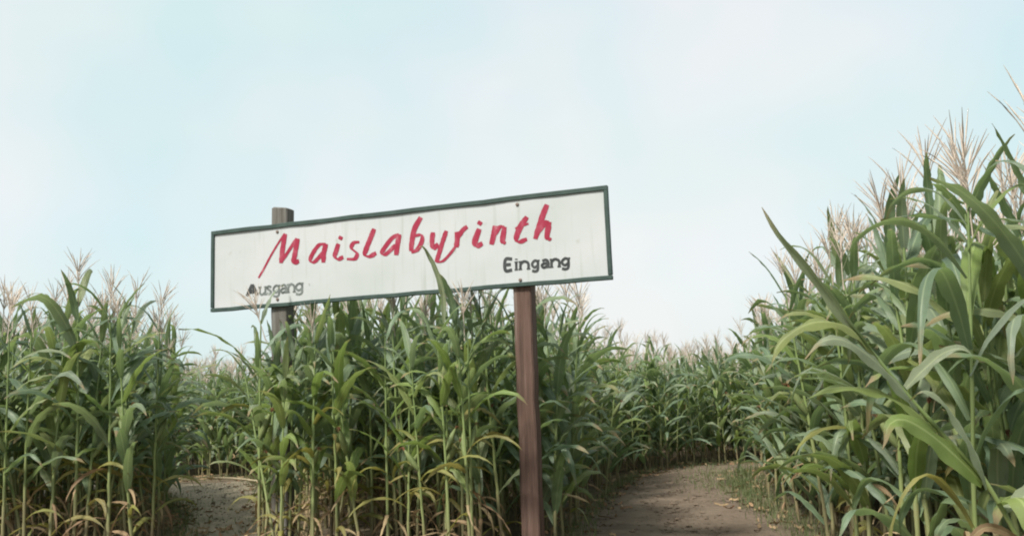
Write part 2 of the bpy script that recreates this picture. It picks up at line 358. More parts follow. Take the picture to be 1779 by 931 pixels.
EIN= [('E', [[(1.179, -0.159), (1.115, -0.158), (1.111, -0.257), (1.175, -0.258)], [(1.113, -0.206), (1.165, -0.207)]]),
       ('i', [[(1.217, -0.19), (1.215, -0.259)], [(1.219, -0.16), (1.218, -0.17)]]),
       ('n', [[(1.257, -0.19), (1.254, -0.259)], [(1.256, -0.215), (1.288, -0.191), (1.322, -0.201), (1.332, -0.221), (1.331, -0.26)]]),
       ('g', [[(1.42, -0.201), (1.394, -0.192), (1.37, -0.212), (1.369, -0.236), (1.391, -0.253), (1.418, -0.237)], [(1.422, -0.193), (1.418, -0.271), (1.395, -0.289), (1.364, -0.28)]]),
       ('a', [[(1.462, -0.201), (1.495, -0.194), (1.517, -0.214), (1.515, -0.263)], [(1.517, -0.224), (1.474, -0.227), (1.457, -0.244), (1.476, -0.262), (1.512, -0.248)]]),
       ('n', [[(1.549, -0.195), (1.546, -0.263)], [(1.548, -0.219), (1.578, -0.195), (1.61, -0.206), (1.62, -0.225), (1.618, -0.264)]]),
       ('g', [[(1.703, -0.205), (1.675, -0.197), (1.648, -0.216), (1.647, -0.24), (1.672, -0.257), (1.701, -0.241)], [(1.705, -0.197), (1.701, -0.275), (1.676, -0.292), (1.642, -0.284)]])]
AUS= [('A', [[(-1.658, -0.286), (-1.597, -0.173)], [(-1.597, -0.173), (-1.537, -0.285)], [(-1.634, -0.245), (-1.561, -0.245)]]),
       ('u', [[(-1.505, -0.207), (-1.505, -0.263), (-1.483, -0.285), (-1.444, -0.262)], [(-1.441, -0.207), (-1.441, -0.284)]]),
       ('s', [[(-1.374, -0.22), (-1.398, -0.206), (-1.42, -0.223), (-1.398, -0.244), (-1.374, -0.264), (-1.398, -0.284), (-1.421, -0.273)]]),
       ('g', [[(-1.285, -0.215), (-1.316, -0.206), (-1.344, -0.229), (-1.344, -0.256), (-1.317, -0.275), (-1.285, -0.256)], [(-1.283, -0.206), (-1.284, -0.295), (-1.31, -0.315), (-1.348, -0.306)]]),
       ('a', [[(-1.256, -0.215), (-1.223, -0.206), (-1.201, -0.228), (-1.201, -0.283)], [(-1.201, -0.239), (-1.243, -0.244), (-1.259, -0.264), (-1.24, -0.283), (-1.204, -0.267)]]),
       ('n', [[(-1.174, -0.206), (-1.175, -0.283)], [(-1.175, -0.233), (-1.147, -0.206), (-1.116, -0.217), (-1.106, -0.239), (-1.107, -0.283)]]),
       ('g', [[(-1.02, -0.214), (-1.054, -0.206), (-1.084, -0.228), (-1.084, -0.255), (-1.054, -0.274), (-1.02, -0.255)], [(-1.017, -0.205), (-1.018, -0.293), (-1.047, -0.313), (-1.088, -0.305)]])]


def smooth_line(pts, n=6):
    if len(pts) < 3:
        return [Vector(pts[0]).lerp(Vector(pts[1]), k / 3) for k in range(4)]
    P = [Vector(p) for p in pts]; P = [2 * P[0] - P[1]] + P + [2 * P[-1] - P[-2]]
    res = []
    for i in range(1, len(P) - 2):
        for k in range(n):
            t = k / n; a, b, c, d = P[i - 1:i + 3]
            res.append(0.5 * ((2 * b) + (c - a) * t + (2 * a - 5 * b + 4 * c - d) * t * t + (3 * b - a - 3 * c + d) * t ** 3))
    res.append(P[-2]); return res
def serifs(strokes, w):
    res = list(strokes)
    for _, pts in strokes:
        for a, c in ((pts[0], pts[1]), (pts[-1], pts[-2])):
            if abs(a[0] - c[0]) < .35 * abs(a[1] - c[1]) and abs(a[1] - c[1]) > .03: res.append((w, [(a[0] - .017, a[1]), (a[0] + .017, a[1])]))
    return res
def letter_mesh(strokes, mat, pen=True, rough=0.0):
    V, F = [], []
    for k, (w, pts) in enumerate(strokes):
        L = smooth_line(pts); n = len(L)
        for i, p in enumerate(L):
            t = (L[min(i + 1, n - 1)] - L[max(i - 1, 0)]).normalized(); nn = Vector((-t.y, t.x))
            # broad pen held at an angle: downstrokes thick, upstrokes thin
            f = (0.32 + 0.68 * abs(t.x * 0.5 + t.y * 0.866) ** 1.3) if pen else 1.0
            e = min(i, n - 1 - i) / 2.0; f *= (0.8 + 0.2 * min(1, e)) if pen else 1
            f *= 1 + random.uniform(-rough, rough)
            for s in (-1, 1):
                q = p + nn * (s * w * f / 2)
                V.append(sp(q.x, q.y, -0.0125 - 0.0004 * k))
        b = len(V) - 2 * n
        F += [(b + 2 * i, b + 2 * i + 2, b + 2 * i + 3, b + 2 * i + 1) for i in range(n - 1)]
    return mesh('letter', V, F, mat, smooth=False)
for ch, st in RED: obj('letter', letter_mesh([(w * 1.32, p) for w, p in st], M_RED, rough=0.08), sign)
for ch, st in EIN: obj('letter', letter_mesh(serifs([(0.030 if ch == 'E' else 0.024, p) for p in st], .012), M_BLACK, pen=False, rough=0.05), sign)
for ch, st in AUS: obj('letter', letter_mesh(serifs([(0.036 if ch == 'A' else 0.022, p) for p in st], .012), M_BLACK if ch == 'A' else M_FADED, pen=False, rough=0.15), sign)

# ------------------------------------------------------------------ maize: the pieces
PIECE = {}     # key -> (verts, faces, uv, material)
def ribbon(spine, widths, sides, fold, wave, phase, cols, rnd, waves=5.0):
    """A blade along SPINE: a folded, wavy strip with COLS points across."""
    V, U = [], []; n = len(spine)
    for k in range(n):
        t = k / (n - 1); T = (spine[min(k + 1, n - 1)] - spine[max(k - 1, 0)]).normalized()
        S = sides[k]; S = (S - T * S.dot(T)).normalized(); Nn = T.cross(S)
        nl, nr_ = [(rnd.uniform(.55, .85) if cols > 3 and rnd.random() < .1 and .2 < t < .95 else 1.0) for _ in (0, 1)]
        for c in range(cols):
            q = -1 + 2 * c / (cols - 1)
            if c == 0: q *= nl
            if c == cols - 1: q *= nr_
            wv = wave * math.sin(waves * 2 * PI * t + phase + (1.9 if q > 0 else 0)) * abs(q) ** 1.5 * min(1, 3 * t) * (1 - t * .5)
            V.append(spine[k] + S * (q * widths[k] / 2) - Nn * (abs(q) * fold * widths[k] / 2 + wv)); U.append(((q + 1) / 2, t))
    F = [(k * cols + c, k * cols + c + 1, (k + 1) * cols + c + 1, (k + 1) * cols + c) for k in range(n - 1) for c in range(cols - 1)]
    return V, F, U
def blade_width(t, W):
    return W * max(0.03, min(1.0, 0.42 + 2.6 * t) * (1 - t ** 2.4) ** 0.8)
def leaf_piece(L, W, a0, droop, pw, twist, wave, rnd, cols, segs, kink=None, sway=0.0):
    p = Vector((0, 0, 0)); sp_, wd, sd_ = [], [], []
    for k in range(segs + 1):
        t = k / segs
        a = a0 + droop * t ** pw
        if kink and t > kink[0]: a += kink[1] * min(1, (t - kink[0]) / 0.12)
        b = sway * t * t
        d = Vector((math.sin(a) * math.cos(b), math.sin(a) * math.sin(b), math.cos(a)))
        if k: p = p + d * (L / segs)
        sp_.append(p.copy()); wd.append(blade_width(t, W))
        s = Vector((-math.sin(b), math.cos(b), 0)); s.rotate(Quaternion(d, twist * t)); sd_.append(s)
    return ribbon(sp_, wd, sd_, 0.38 - 0.1 * rnd.random(), wave, rnd.uniform(0, 6), cols, rnd, rnd.uniform(3, 6))
rl = random.Random(3)
NM, NU, NY, ND = 14, 7, 6, 6
for lod, cols, segs in (('', 3, 10), ('hi', 5, 16)):
    rl = random.Random(3)
    for i in range(NM):          # arching main leaves
        k = (rl.uniform(.45, .7), rl.uniform(.5, 1.2)) if i % 4 == 3 else None
        PIECE[f'M{i}{lod}'] = leaf_piece(rl.uniform(.68, .86), rl.uniform(.082, .108), rl.uniform(.38, .68), rl.uniform(.9, 2.0), rl.uniform(1.2, 2.0), rl.uniform(-1.1, 1.1), rl.uniform(.008, .018), rl, cols, segs, k, rl.uniform(-.5, .5)) + (M_LEAF,)
    for i in range(5):
        PIECE[f'B{i}{lod}'] = PIECE[f'M{2 * i}{lod}'][:3] + (M_LEAF_BRIGHT,)
    for i in range(NU):          # short upright leaves at the top
        PIECE[f'U{i}{lod}'] = leaf_piece(rl.uniform(.42, .56), rl.uniform(.06, .078), rl.uniform(.22, .45), rl.uniform(.3, 1.7), rl.uniform(1.5, 2.6), rl.uniform(-.8, .8), rl.uniform(.004, .009), rl, cols, segs, None, rl.uniform(-.4, .4)) + (M_LEAF,)
    for i in range(NY):          # yellowing, hanging
        PIECE[f'Y{i}{lod}'] = leaf_piece(rl.uniform(.5, .68), rl.uniform(.05, .07), rl.uniform(.5, .8), rl.uniform(1.5, 2.3), rl.uniform(.8, 1.3), rl.uniform(-1.8, 1.8), rl.uniform(.006, .012), rl, cols, segs, None, rl.uniform(-.6, .6)) + (M_YEL,)
    for i in range(ND):          # withered, rolled in and hanging down the stalk
        PIECE[f'D{i}{lod}'] = leaf_piece(rl.uniform(.4, .6), rl.uniform(.025, .045), rl.uniform(.7, 1.3), rl.uniform(1.5, 2.2), rl.uniform(.4, .8), rl.uniform(-3, 3), rl.uniform(.008, .016), rl, cols, segs, None, rl.uniform(-.8, .8)) + (M_DRY,)

def tube(path, radii, sides, V, F, U, v0=0.0, v1=1.0):
    b = len(V); n = len(path)
    for k in range(n):
        T = (path[min(k + 1, n - 1)] - path[max(k - 1, 0)]).normalized()
        X = T.orthogonal().normalized(); Y = T.cross(X)
        for s in range(sides):
            a = 2 * PI * s / sides
            V.append(path[k] + (X * math.cos(a) + Y * math.sin(a)) * radii[k]); U.append((s / sides, v0 + (v1 - v0) * k / (n - 1)))
    for k in range(n - 1):
        for s in range(sides):
            F.append((b + k * sides + s, b + k * sides + (s + 1) % sides, b + (k + 1) * sides + (s + 1) % sides, b + (k + 1) * sides + s))

STALK_H = 2.12
STALKS = []
def stalk_x(b, z): return b * (z / STALK_H) ** 2
for i in range(6):
    bnd = rl.uniform(-.09, .09); V, F, U = [], [], []; path, rad = [], []
    z = 0.0; k = 0
    while z < STALK_H:
        r = 0.0155 * (1 - 0.62 * z / STALK_H)
        path += [Vector((stalk_x(bnd, z), 0.003 * (-1) ** k, z)), Vector((stalk_x(bnd, z + .02), 0.003 * (-1) ** k, z + 0.02))]; rad += [r * 1.32, r]
        z += rl.uniform(.15, .19); k += 1
    path.append(Vector((stalk_x(bnd, STALK_H), 0, STALK_H))); rad.append(.005)
    tube(path, rad, 6, V, F, U)
    PIECE[f'S{i}'] = (V, F, U, M_STALK); STALKS.append(bnd)
for i in range(4):               # tassel: a spike with thin branches set with grains
    V, F, U = [], [], []
    H = rl.uniform(.30, .38)
    def wiggly(p0, d, L, n, droop):
        pts = [p0]; p = p0.copy()
        for q in range(n):
            d = (d + Vector((0, 0, -droop / n))).normalized(); p = p + d * (L / n); pts.append(p.copy())
        return pts
    pts = [Vector((0, 0, -.16))] + wiggly(Vector((0, 0, -.02)), Vector((rl.uniform(-.1, .1), rl.uniform(-.1, .1), 1)), H, 7, 0.1)
    tube(pts, [.0045, .0035, .0045, .0035, .0048, .0035, .0042, .003, .001], 3, V, F, U)
    for b in range(rl.randint(13, 18)):
        a = rl.uniform(0, 2 * PI); zz = rl.uniform(.02, .14); sp2 = rl.uniform(.25, .6)
        pts = wiggly(Vector((0, 0, zz)), Vector((math.cos(a) * sp2, math.sin(a) * sp2, 1)), rl.uniform(.15, .24), 5, rl.uniform(.1, .8))
        tube(pts, [.0015, .0034, .0022, .0036, .0022, .0008], 3, V, F, U)
    PIECE[f'T{i}'] = (V, F, U, M_TASSEL)
V, F, U = [], [], []             # ear in its husk
tube([Vector((0.19 * t * .45, 0, .20 * t)) for t in (0, .1, .35, .65, .88, 1)], [.008, .018, .026, .025, .015, .006], 7, V, F, U)
PIECE['E0'] = (V, F, U, M_HUSK)
V, F, U = [], [], []
for q in range(9):
    a = rl.uniform(0, 6.28); s = rl.uniform(.01, .03)
    tube([Vector((.083, 0, .185)), Vector((.095 + s * math.cos(a) * .6, s * math.sin(a) * .6, .225)), Vector((.12 + s * math.cos(a), s * math.sin(a), .20 + rl.uniform(-.03, .03)))], [.003, .002, .001], 3, V, F, U)
PIECE['K0'] = (V, F, U, M_SILK)
NAME = {'B': 'leaf', 'M': 'leaf', 'U': 'leaf', 'Y': 'leaf', 'D': 'leaf', 'S': 'stalk', 'T': 'tassel', 'E': 'ear', 'K': 'silk'}
MESH = {}
def piece_mesh(key):
    if key not in MESH:
        V, F, U, mt = PIECE[key]; MESH[key] = mesh(NAME[key[0]], V, F, mt, U)
    return MESH[key]

def plant_spec(r, tassel=True, hi=False, lush=0.0, sparse=0.0):
    """The pieces of one plant: (key, location, rotation, scale). Alternating leaves in two ranks up the stalk."""
    si = r.randrange(6); b = STALKS[si]; h = 'hi' if hi else ''
    out_ = [(f'S{si}', (0, 0, 0), (0, 0, 0), 1.0)]
    az = r.uniform(0, 2 * PI); n = r.randint(13, 15)
    for i in range(n):
        t = i / (n - 1); z = 0.22 + 1.86 * t + r.uniform(-.03, .03)
        a = az + PI * i + r.gauss(0, .35)
        if z < 0.85 - 0.42 * lush:
            if r.random() < 0.25 + sparse: continue
            key = f'D{r.randrange(ND)}' if r.random() < .62 else f'Y{r.randrange(NY)}'; s = r.uniform(.7, 1.0)
        elif z < 1.05 + sparse and r.random() < .5 - .42 * lush + 1.2 * sparse: key = f'Y{r.randrange(NY)}'; s = r.uniform(.8, 1.1)
        elif z < 1.66:
            if r.random() < sparse: continue
            key = f'M{r.randrange(NM)}' if r.random() > .14 + 3.2 * sparse else f'B{r.randrange(5)}'; s = r.uniform(.88, 1.1)
        elif z < 1.9: key = f'M{r.randrange(NM)}'; s = r.uniform(.68, .85)
        else: key = f'U{r.randrange(NU)}'; s = r.uniform(.8, 1.05)
        zz = min(z, STALK_H - .03)
        out_.append((key + h, (stalk_x(b, zz), 0, zz), (r.uniform(-.1, .1), r.uniform(-.12, .12), a), s))
    for q in range(r.randint(1, 3) if lush < .9 else r.randint(0, 1)):   # withered leaves hanging low
        z = r.uniform(.12, .8); out_.append((f'D{r.randrange(ND)}' + h, (stalk_x(b, z), 0, z), (r.uniform(-.3, .3), r.uniform(-.1, .5), r.uniform(0, 6.3)), r.uniform(.6, 1.0)))
    if tassel: out_.append((f'T{r.randrange(4)}', (stalk_x(b, STALK_H), 0, STALK_H + .12), (r.uniform(-.1, .1), r.uniform(-.1, .1), r.uniform(0, 6)), r.uniform(.95, 1.35)))
    if r.random() < .55:
        z = r.uniform(.9, 1.15); out_.append(('E0', (stalk_x(b, z), 0, z), (0, r.uniform(0, .3), r.uniform(0, 6.3)), r.uniform(1.0, 1.3)))
    return out_

# ------------------------------------------------------------------ maize: where each plant stands
BL = [(-14, 8.85), (-5.0, 8.95), (-3.75, 9.0), (-4.05, 10.5), (-5.2, 13.4), (-6.7, 16.0), (-14, 16.4)]
BM = [(-2.42, 8.75), (-0.1, 7.95), (0.42, 8.7), (0.5, 9.5), (0.78, 11.0), (1.85, 15.3), (3.2, 17.0), (10, 17.5), (10, 25), (-14, 25), (-14, 18.4), (-6.9, 18.2), (-4.9, 17.4), (-3.4, 13.0), (-2.55, 10.3)]
BR = [(2.2, 4.0), (2.28, 5.2), (2.46, 7.0), (2.78, 8.6), (3.08, 10.3), (3.2, 11.5), (3.95, 15.3), (10, 15.5), (10, 4.0)]
def inside(P, x, y):
    c = False; j = len(P) - 1
    for i in range(len(P)):
        (xi, yi), (xj, yj) = P[i], P[j]
        if (yi > y) != (yj > y) and x < (xj - xi) * (y - yi) / (yj - yi) + xi: c = not c
        j = i
    return c
def edge_dist(P, x, y):
    d = 9e9
    for (ax_, ay_), (bx_, by_) in zip(P, P[1:] + P[:1]):
        vx, vy = bx_ - ax_, by_ - ay_; t = max(0, min(1, ((x - ax_) * vx + (y - ay_) * vy) / (vx * vx + vy * vy)))
        d = min(d, math.hypot(x - ax_ - t * vx, y - ay_ - t * vy))
    return d
def sign_side(x, y):             # metres behind the board's plane (negative: in front)
    return (x - SC0.x) * -math.sin(YAW) + (y - SC0.y) * math.cos(YAW)
def sign_along(x, y): return (x - SC0.x) * math.cos(YAW) + (y - SC0.y) * math.sin(YAW)
rp = random.Random(21)
CAND = []                        # x, y, scale, block, tassel
for blk, P in (('L', BL), ('M', BM), ('R', BR)):
    y = 3.4
    while y < 25:
        x = -10.0 + rp.uniform(0, .2)
        while x < 10:
            px_, py_ = x + rp.uniform(-.07, .07), y + rp.uniform(-.11, .11)
            x += 0.205
            if abs(px_) > 0.577 * py_ * 1.22 + 0.7: continue
            if not inside(P, px_, py_): continue
            e = edge_dist(P, px_, py_)
            if e > 1.5 and rp.random() < .3: continue
            if e > 3.0 and rp.random() < .3: continue
            u_, d_ = sign_along(px_, py_), sign_side(px_, py_)
            if abs(u_) < 2.3 and abs(d_) < 0.24: continue
            if abs(u_) < 2.3 and d_ < 0.24: continue
            s = 1.04 + rp.gauss(0, .062) + 0.03 * math.sin(px_ * 1.7 + py_)
            if blk == 'M' and py_ > 12: s -= 0.06 + 0.02 * min(4, py_ - 12)
            if blk == 'R' and py_ < 9.5: s += 0.045 + (0.02 if py_ > 5.6 else 0)
            if blk == 'R' and py_ > 9: s -= 0.012 * (py_ - 9)
            CAND.append([px_, py_, s, blk, rp.random() < (.6 if blk == 'M' and py_ < 12 else .93)])
        y += 0.52
# the row standing in front of the board, cut a little shorter than the rest
fx = -2.36
while fx < -0.32:
    yy = SC0.y + (fx - SC0.x) * math.tan(YAW) - 0.33 + rp.uniform(-.08, .05)
    CAND.append([fx, yy, rp.uniform(.88, .97), 'F', False]); fx += rp.uniform(.17, .25)

for fx, fy in ((-2.34, 8.30), (-2.25, 8.42), (-2.17, 8.28), (-2.06, 8.36), (-2.11, 8.02), (-2.16, 8.16)): CAND.append([fx, fy, rp.uniform(.84, .93), 'F', False])
for c in CAND: c += [math.atan2(c[0], c[1]), math.hypot(c[0], c[1])]
arr = np.array([(c[5], c[6]) for c in CAND])
score = []
for c in CAND:
    blockers = int(np.sum((arr[:, 1] < c[6] - .05) & (np.abs(arr[:, 0] - c[5]) * c[6] < 0.10)))
    c.append(blockers)
    off = max(0.0, abs(c[0]) - (0.577 * c[1] + 0.35))
    score.append(blockers + 0.11 * c[6] + (50 if off > 0 else 0))
order = sorted(range(len(CAND)), key=lambda i: score[i])
N_SINGLE = 288
SINGLE = set(order[:N_SINGLE])

ORD = ['first', 'second', 'third', 'fourth', 'fifth', 'sixth', 'seventh', 'eighth', 'ninth', 'tenth', 'eleventh', 'twelfth', 'thirteenth', 'fourteenth', 'fifteenth', 'sixteenth', 'seventeenth', 'eighteenth', 'nineteenth', 'twentieth',
       'twenty-first', 'twenty-second', 'twenty-third', 'twenty-fourth', 'twenty-fifth', 'twenty-sixth', 'twenty-seventh', 'twenty-eighth', 'twenty-ninth', 'thirtieth']
def zone(c):
    if c[3] == 'L': return 'L' if c[1] < 11.5 else 'LB'
    if c[3] == 'F': return 'F'
    if c[3] == 'M':
        if c[1] > 12.5 and c[0] < -2.2: return 'XB'
        if c[1] > 13.0: return 'EB'
        return 'MR' if c[0] > -0.3 else 'M'
    return 'R' if c[1] < 8.6 else 'RB'
# (how the front plants of a zone are counted, how the ones behind them are described, group)
ZTXT = {
    'L': ('%s tall maize plant counted from the exit path, front row of the block across it', 'maize plant %s in line behind the %s front one across the exit path', 'maize of the block across the exit path'),
    'LB': ('%s maize plant along the hidden side of the exit path bend', 'maize plant %s in line behind the %s one lining the exit path bend', 'maize along the exit path bend'),
    'F': ('%s short maize plant from the grey post, in the row before the sign', 'maize plant %s in line behind the %s short one before the sign', 'maize row before the sign'),
    'M': ('%s maize plant from the grey post, standing just behind the sign board', 'maize plant %s in line behind the %s one at the back of the board', 'maize behind the sign board'),
    'MR': ('%s maize plant past the red-brown post along the near edge of the entrance path', 'maize plant %s in line behind the %s one past the red-brown post', 'maize beside the red-brown post'),
    'XB': ('%s maize plant from the path edge in the wall closing the exit path', 'maize plant %s in line behind the %s one closing the exit path', 'maize closing the exit path'),
    'EB': ('%s maize plant along the curved wall where the entrance path ends', 'maize plant %s in line behind the %s one where the entrance path ends', 'maize where the entrance path ends'),
    'R': ('%s large maize plant from the leaning stalk, in the tall near block', 'large maize plant %s in line behind the %s edge one of the tall near block', 'maize of the tall near block'),
    'RB': ('%s maize plant along the far half of the entrance path, opposite the sign', 'shaded maize plant %s in line behind the %s one opposite the sign', 'maize of the far half opposite the sign'),
}
zones = {}
for i in sorted(SINGLE): zones.setdefault(zone(CAND[i]), []).append(i)
LABEL = {}
for z, ids in zones.items():
    mb = min(CAND[i][7] for i in ids); front = [i for i in ids if CAND[i][7] == mb or z == 'F']
    if len(front) < 6: front = sorted(ids, key=lambda i: (CAND[i][7], CAND[i][6]))[:8]
    key = {'L': lambda i: -CAND[i][5], 'LB': lambda i: CAND[i][6], 'F': lambda i: CAND[i][0], 'M': lambda i: CAND[i][0], 'MR': lambda i: CAND[i][5], 'XB': lambda i: -CAND[i][5], 'EB': lambda i: CAND[i][5], 'R': lambda i: CAND[i][6], 'RB': lambda i: CAND[i][6]}[z]
    for k, i in enumerate(sorted(front, key=key)[:len(ORD)]): LABEL[i] = ZTXT[z][0] % ORD[k]
    fr_ = sorted(front, key=key)[:len(ORD)]; cnt = {}
    for i in sorted(ids, key=lambda i: CAND[i][6]):
        if i in LABEL: continue
        k = min(range(len(fr_)), key=lambda q: abs(CAND[fr_[q]][5] - CAND[i][5])); cnt[k] = cnt.get(k, 0) + 1
        LABEL[i] = ZTXT[z][1] % (ORD[min(cnt[k], 30) - 1], ORD[k])

field_V, field_F, field_U, field_M = [], [], [], []
FMATS = [M_LEAF, M_LEAF_BRIGHT, M_YEL, M_DRY, M_STALK, M_TASSEL, M_HUSK, M_SILK]
fbase = 0
ARR = {k: (np.array([tuple(v) for v in p[0]]), np.array(p[1], dtype=np.int64), np.array(p[2])) for k, p in PIECE.items()}
for i, c in enumerate(CAND):
    r = random.Random(1000 + i)
    x, y, s = c[0], c[1], c[2]
    single = i in SINGLE
    lv_ = .16 if r.random() < .05 else .045
    lean = (r.gauss(0, lv_), r.gauss(0, lv_), r.uniform(0, 2 * PI))
    spec = plant_spec(r, c[4], hi=single and c[6] < 7.0, sparse=(0.22 if x > -2.0 else .05) if c[3] == 'F' else 0.0, lush={'L': .75, 'F': .6, 'M': .8}.get(zone(c), 1.0 if c[1] < 8 else 1.5))
    base = Matrix.Translation((x, y, gz(x, y) - 0.02)) @ Euler(lean).to_matrix().to_4x4() @ Matrix.Scale(s, 4)
    if single:
        root = obj('maize_plant', None)
        root.empty_display_size = 0.1; root.matrix_world = base
        tag(root, LABEL[i], 'maize plant', ZTXT[zone(c)][2])
        for key, loc, rot, sc_ in spec:
            o = obj(NAME[key[0]], piece_mesh(key), root, loc, rot, sc_)
            if key == 'E0': obj('silk', piece_mesh('K0'), o)
    else:
        for key, loc, rot, sc_ in spec:
            for kk in ((key, 'K0') if key == 'E0' else (key,)):
                A = ARR[kk]
                mtx = np.array(base @ Matrix.Translation(loc) @ Euler(rot).to_matrix().to_4x4() @ Matrix.Scale(sc_, 4))
                field_V.append(A[0] @ mtx[:3, :3].T + mtx[:3, 3]); field_F.append(A[1] + fbase); field_U.append(A[2][A[1]].reshape(-1, 2))
                field_M.append(np.full(len(A[1]), FMATS.index(PIECE[kk][3]))); fbase += len(A[0])
def big_mesh(name, V, F, U, Mi, mats):
    V = np.concatenate(V); F = np.concatenate(F); me = bpy.data.meshes.new(name); nf, k = F.shape
    me.vertices.add(len(V)); me.vertices.foreach_set('co', V.astype(np.float32).ravel())
    me.loops.add(nf * k); me.loops.foreach_set('vertex_index', F.astype(np.int32).ravel())
    me.polygons.add(nf); me.polygons.foreach_set('loop_start', (np.arange(nf) * k).astype(np.int32))
    for mt in mats: me.materials.append(mt)
    me.polygons.foreach_set('material_index', np.concatenate(Mi).astype(np.int32))
    if U is not None:
        lay = me.uv_layers.new(name='UVMap'); lay.data.foreach_set('uv', np.concatenate(U).astype(np.float32).ravel())
    me.update(calc_edges=True); me.validate()
    me.polygons.foreach_set('use_smooth', np.ones(nf, dtype=bool))
    return me
print('candidates', len(CAND), 'single', len(SINGLE), {z: len(v) for z, v in zones.items()}, 'field tris', 2 * sum(len(f) for f in field_F))
tag(obj('maize_field', big_mesh('maize_field', field_V, field_F, field_U, field_M, FMATS)), 'mass of maize filling the blocks behind the front plants', 'maize', kind='stuff')

# ------------------------------------------------------------------ maize built one by one
def cr_points(pts, n):
    L = smooth_line([tuple(p) for p in pts], 8) if len(pts) > 2 else [Vector(p) for p in pts]
    d = [0]
    for a, b in zip(L, L[1:]): d.append(d[-1] + (b - a).length)
    res = []
    for k in range(n):
        s = d[-1] * k / (n - 1); i = max(j for j in range(len(d)) if d[j] <= s + 1e-9); i = min(i, len(L) - 2)
        res.append(L[i].lerp(L[i + 1], (s - d[i]) / max(1e-9, d[i + 1] - d[i])))
    return res
def traced_leaf(parent, pts, W, side, mat, twist=0.0, wave=.006, fold=.3, cols=5, segs=18, base_w=None):
    sp_ = cr_points(pts, segs + 1); rr = random.Random(len(pts) * 7 + int(pts[0][2] * 100))
    sds = []
    for k in range(segs + 1):
        T = (sp_[min(k + 1, segs)] - sp_[max(k - 1, 0)]).normalized()
        S = Vector(side); S = (S - T * S.dot(T)).normalized(); S.rotate(Quaternion(T, twist * k / segs)); sds.append(S)
    V, F, U = ribbon(sp_, [blade_width(k / segs, W) for k in range(segs + 1)], sds, fold, wave, rr.uniform(0, 6), cols, rr, 3.5)
    inv = parent.matrix_world.inverted()
    return obj('leaf', mesh('leaf', [inv @ v for v in V], F, mat, U), parent)
def traced_stalk(parent, pts, r0_, r1_):
    path = cr_points(pts, 28); V, F, U = [], [], []
    rad = [(r0_ + (r1_ - r0_) * k / 27) * (1.22 if k % 4 == 0 else 1.0) for k in range(28)]
    tube(path, rad, 8, V, F, U); inv = parent.matrix_world.inverted()
    return obj('stalk', mesh('stalk', [inv @ v for v in V], F, M_STALK, U), parent)

lean_p = obj('maize_plant', None); lean_p.location = (2.12, 3.55, 0); lean_p.empty_display_size = .1
bpy.context.view_layer.update()
tag(lean_p, 'bent maize plant leaning out over the entrance path with broad pale leaves', 'maize plant')
traced_stalk(lean_p, [(2.12, 3.55, 0), (2.06, 3.54, .35), (1.95, 3.52, .75), (1.80, 3.5, 1.08), (1.67, 3.5, 1.25), (1.55, 3.5, 1.40), (1.39, 3.5, 1.62), (1.30, 3.5, 1.75)], .013, .006)
traced_leaf(lean_p, [(1.42, 3.5, 1.58), (1.31, 3.49, 1.74), (1.23, 3.48, 1.86), (1.14, 3.47, 1.98), (1.06, 3.46, 2.08), (1.00, 3.46, 2.19)], .055, (.5, -.6, -.3), M_LEAF_PALE, twist=.4, fold=.6)
traced_leaf(lean_p, [(1.39, 3.5, 1.61), (1.30, 3.44, 1.70), (1.18, 3.40, 1.725), (1.08, 3.38, 1.70), (.99, 3.37, 1.63), (.955, 3.37, 1.53)], .085, (.1, -.75, -.6), M_LEAF_BRIGHT, twist=.2, wave=.01)
traced_leaf(lean_p, [(1.56, 3.5, 1.38), (1.44, 3.42, 1.50), (1.33, 3.36, 1.59), (1.22, 3.32, 1.65), (1.13, 3.30, 1.64), (1.07, 3.29, 1.58)], .085, (-.2, -.7, -.6), M_LEAF_PALE, twist=-.2, wave=.009)
traced_leaf(lean_p, [(1.63, 3.5, 1.29), (1.48, 3.45, 1.41), (1.33, 3.41, 1.465), (1.18, 3.38, 1.47), (1.06, 3.37, 1.42)], .075, (0, -.7, -.6), M_LEAF_BRIGHT, twist=.3, wave=.01)
traced_leaf(lean_p, [(1.78, 3.5, 1.09), (1.66, 3.44, 1.20), (1.55, 3.40, 1.29), (1.45, 3.37, 1.345), (1.385, 3.36, 1.33), (1.35, 3.36, 1.24)], .105, (-.3, -.5, -.6), M_LEAF_BRIGHT, twist=-.2, wave=.011)
traced_leaf(lean_p, [(1.80, 3.5, 1.07), (1.75, 3.46, 1.20), (1.68, 3.44, 1.33), (1.61, 3.42, 1.42), (1.54, 3.41, 1.45), (1.49, 3.41, 1.41)], .085, (-.5, -.6, -.4), M_LEAF_PALE, twist=.3, wave=.008)
traced_leaf(lean_p, [(1.52, 3.5, 1.46), (1.58, 3.46, 1.53), (1.65, 3.43, 1.59), (1.72, 3.42, 1.60), (1.78, 3.42, 1.55)], .06, (.2, -.7, -.6), M_LEAF_PALE)
traced_leaf(lean_p, [(1.95, 3.52, .75), (1.84, 3.44, .86), (1.72, 3.38, .89), (1.60, 3.36, .86), (1.48, 3.35, .79)], .05, (.1, -.6, -.8), M_YEL, twist=.8)
traced_leaf(lean_p, [(1.86, 3.51, .98), (1.98, 3.42, 1.09), (2.12, 3.38, 1.09), (2.25, 3.36, 1.0)], .085, (-.1, -.75, -.65), M_LEAF_PALE)
traced_leaf(lean_p, [(1.84, 3.51, 1.01), (1.86, 3.40, 1.04), (1.87, 3.33, .92), (1.865, 3.31, .76), (1.86, 3.31, .60)], .085, (.95, -.3, .1), M_LEAF_BRIGHT, twist=.4)
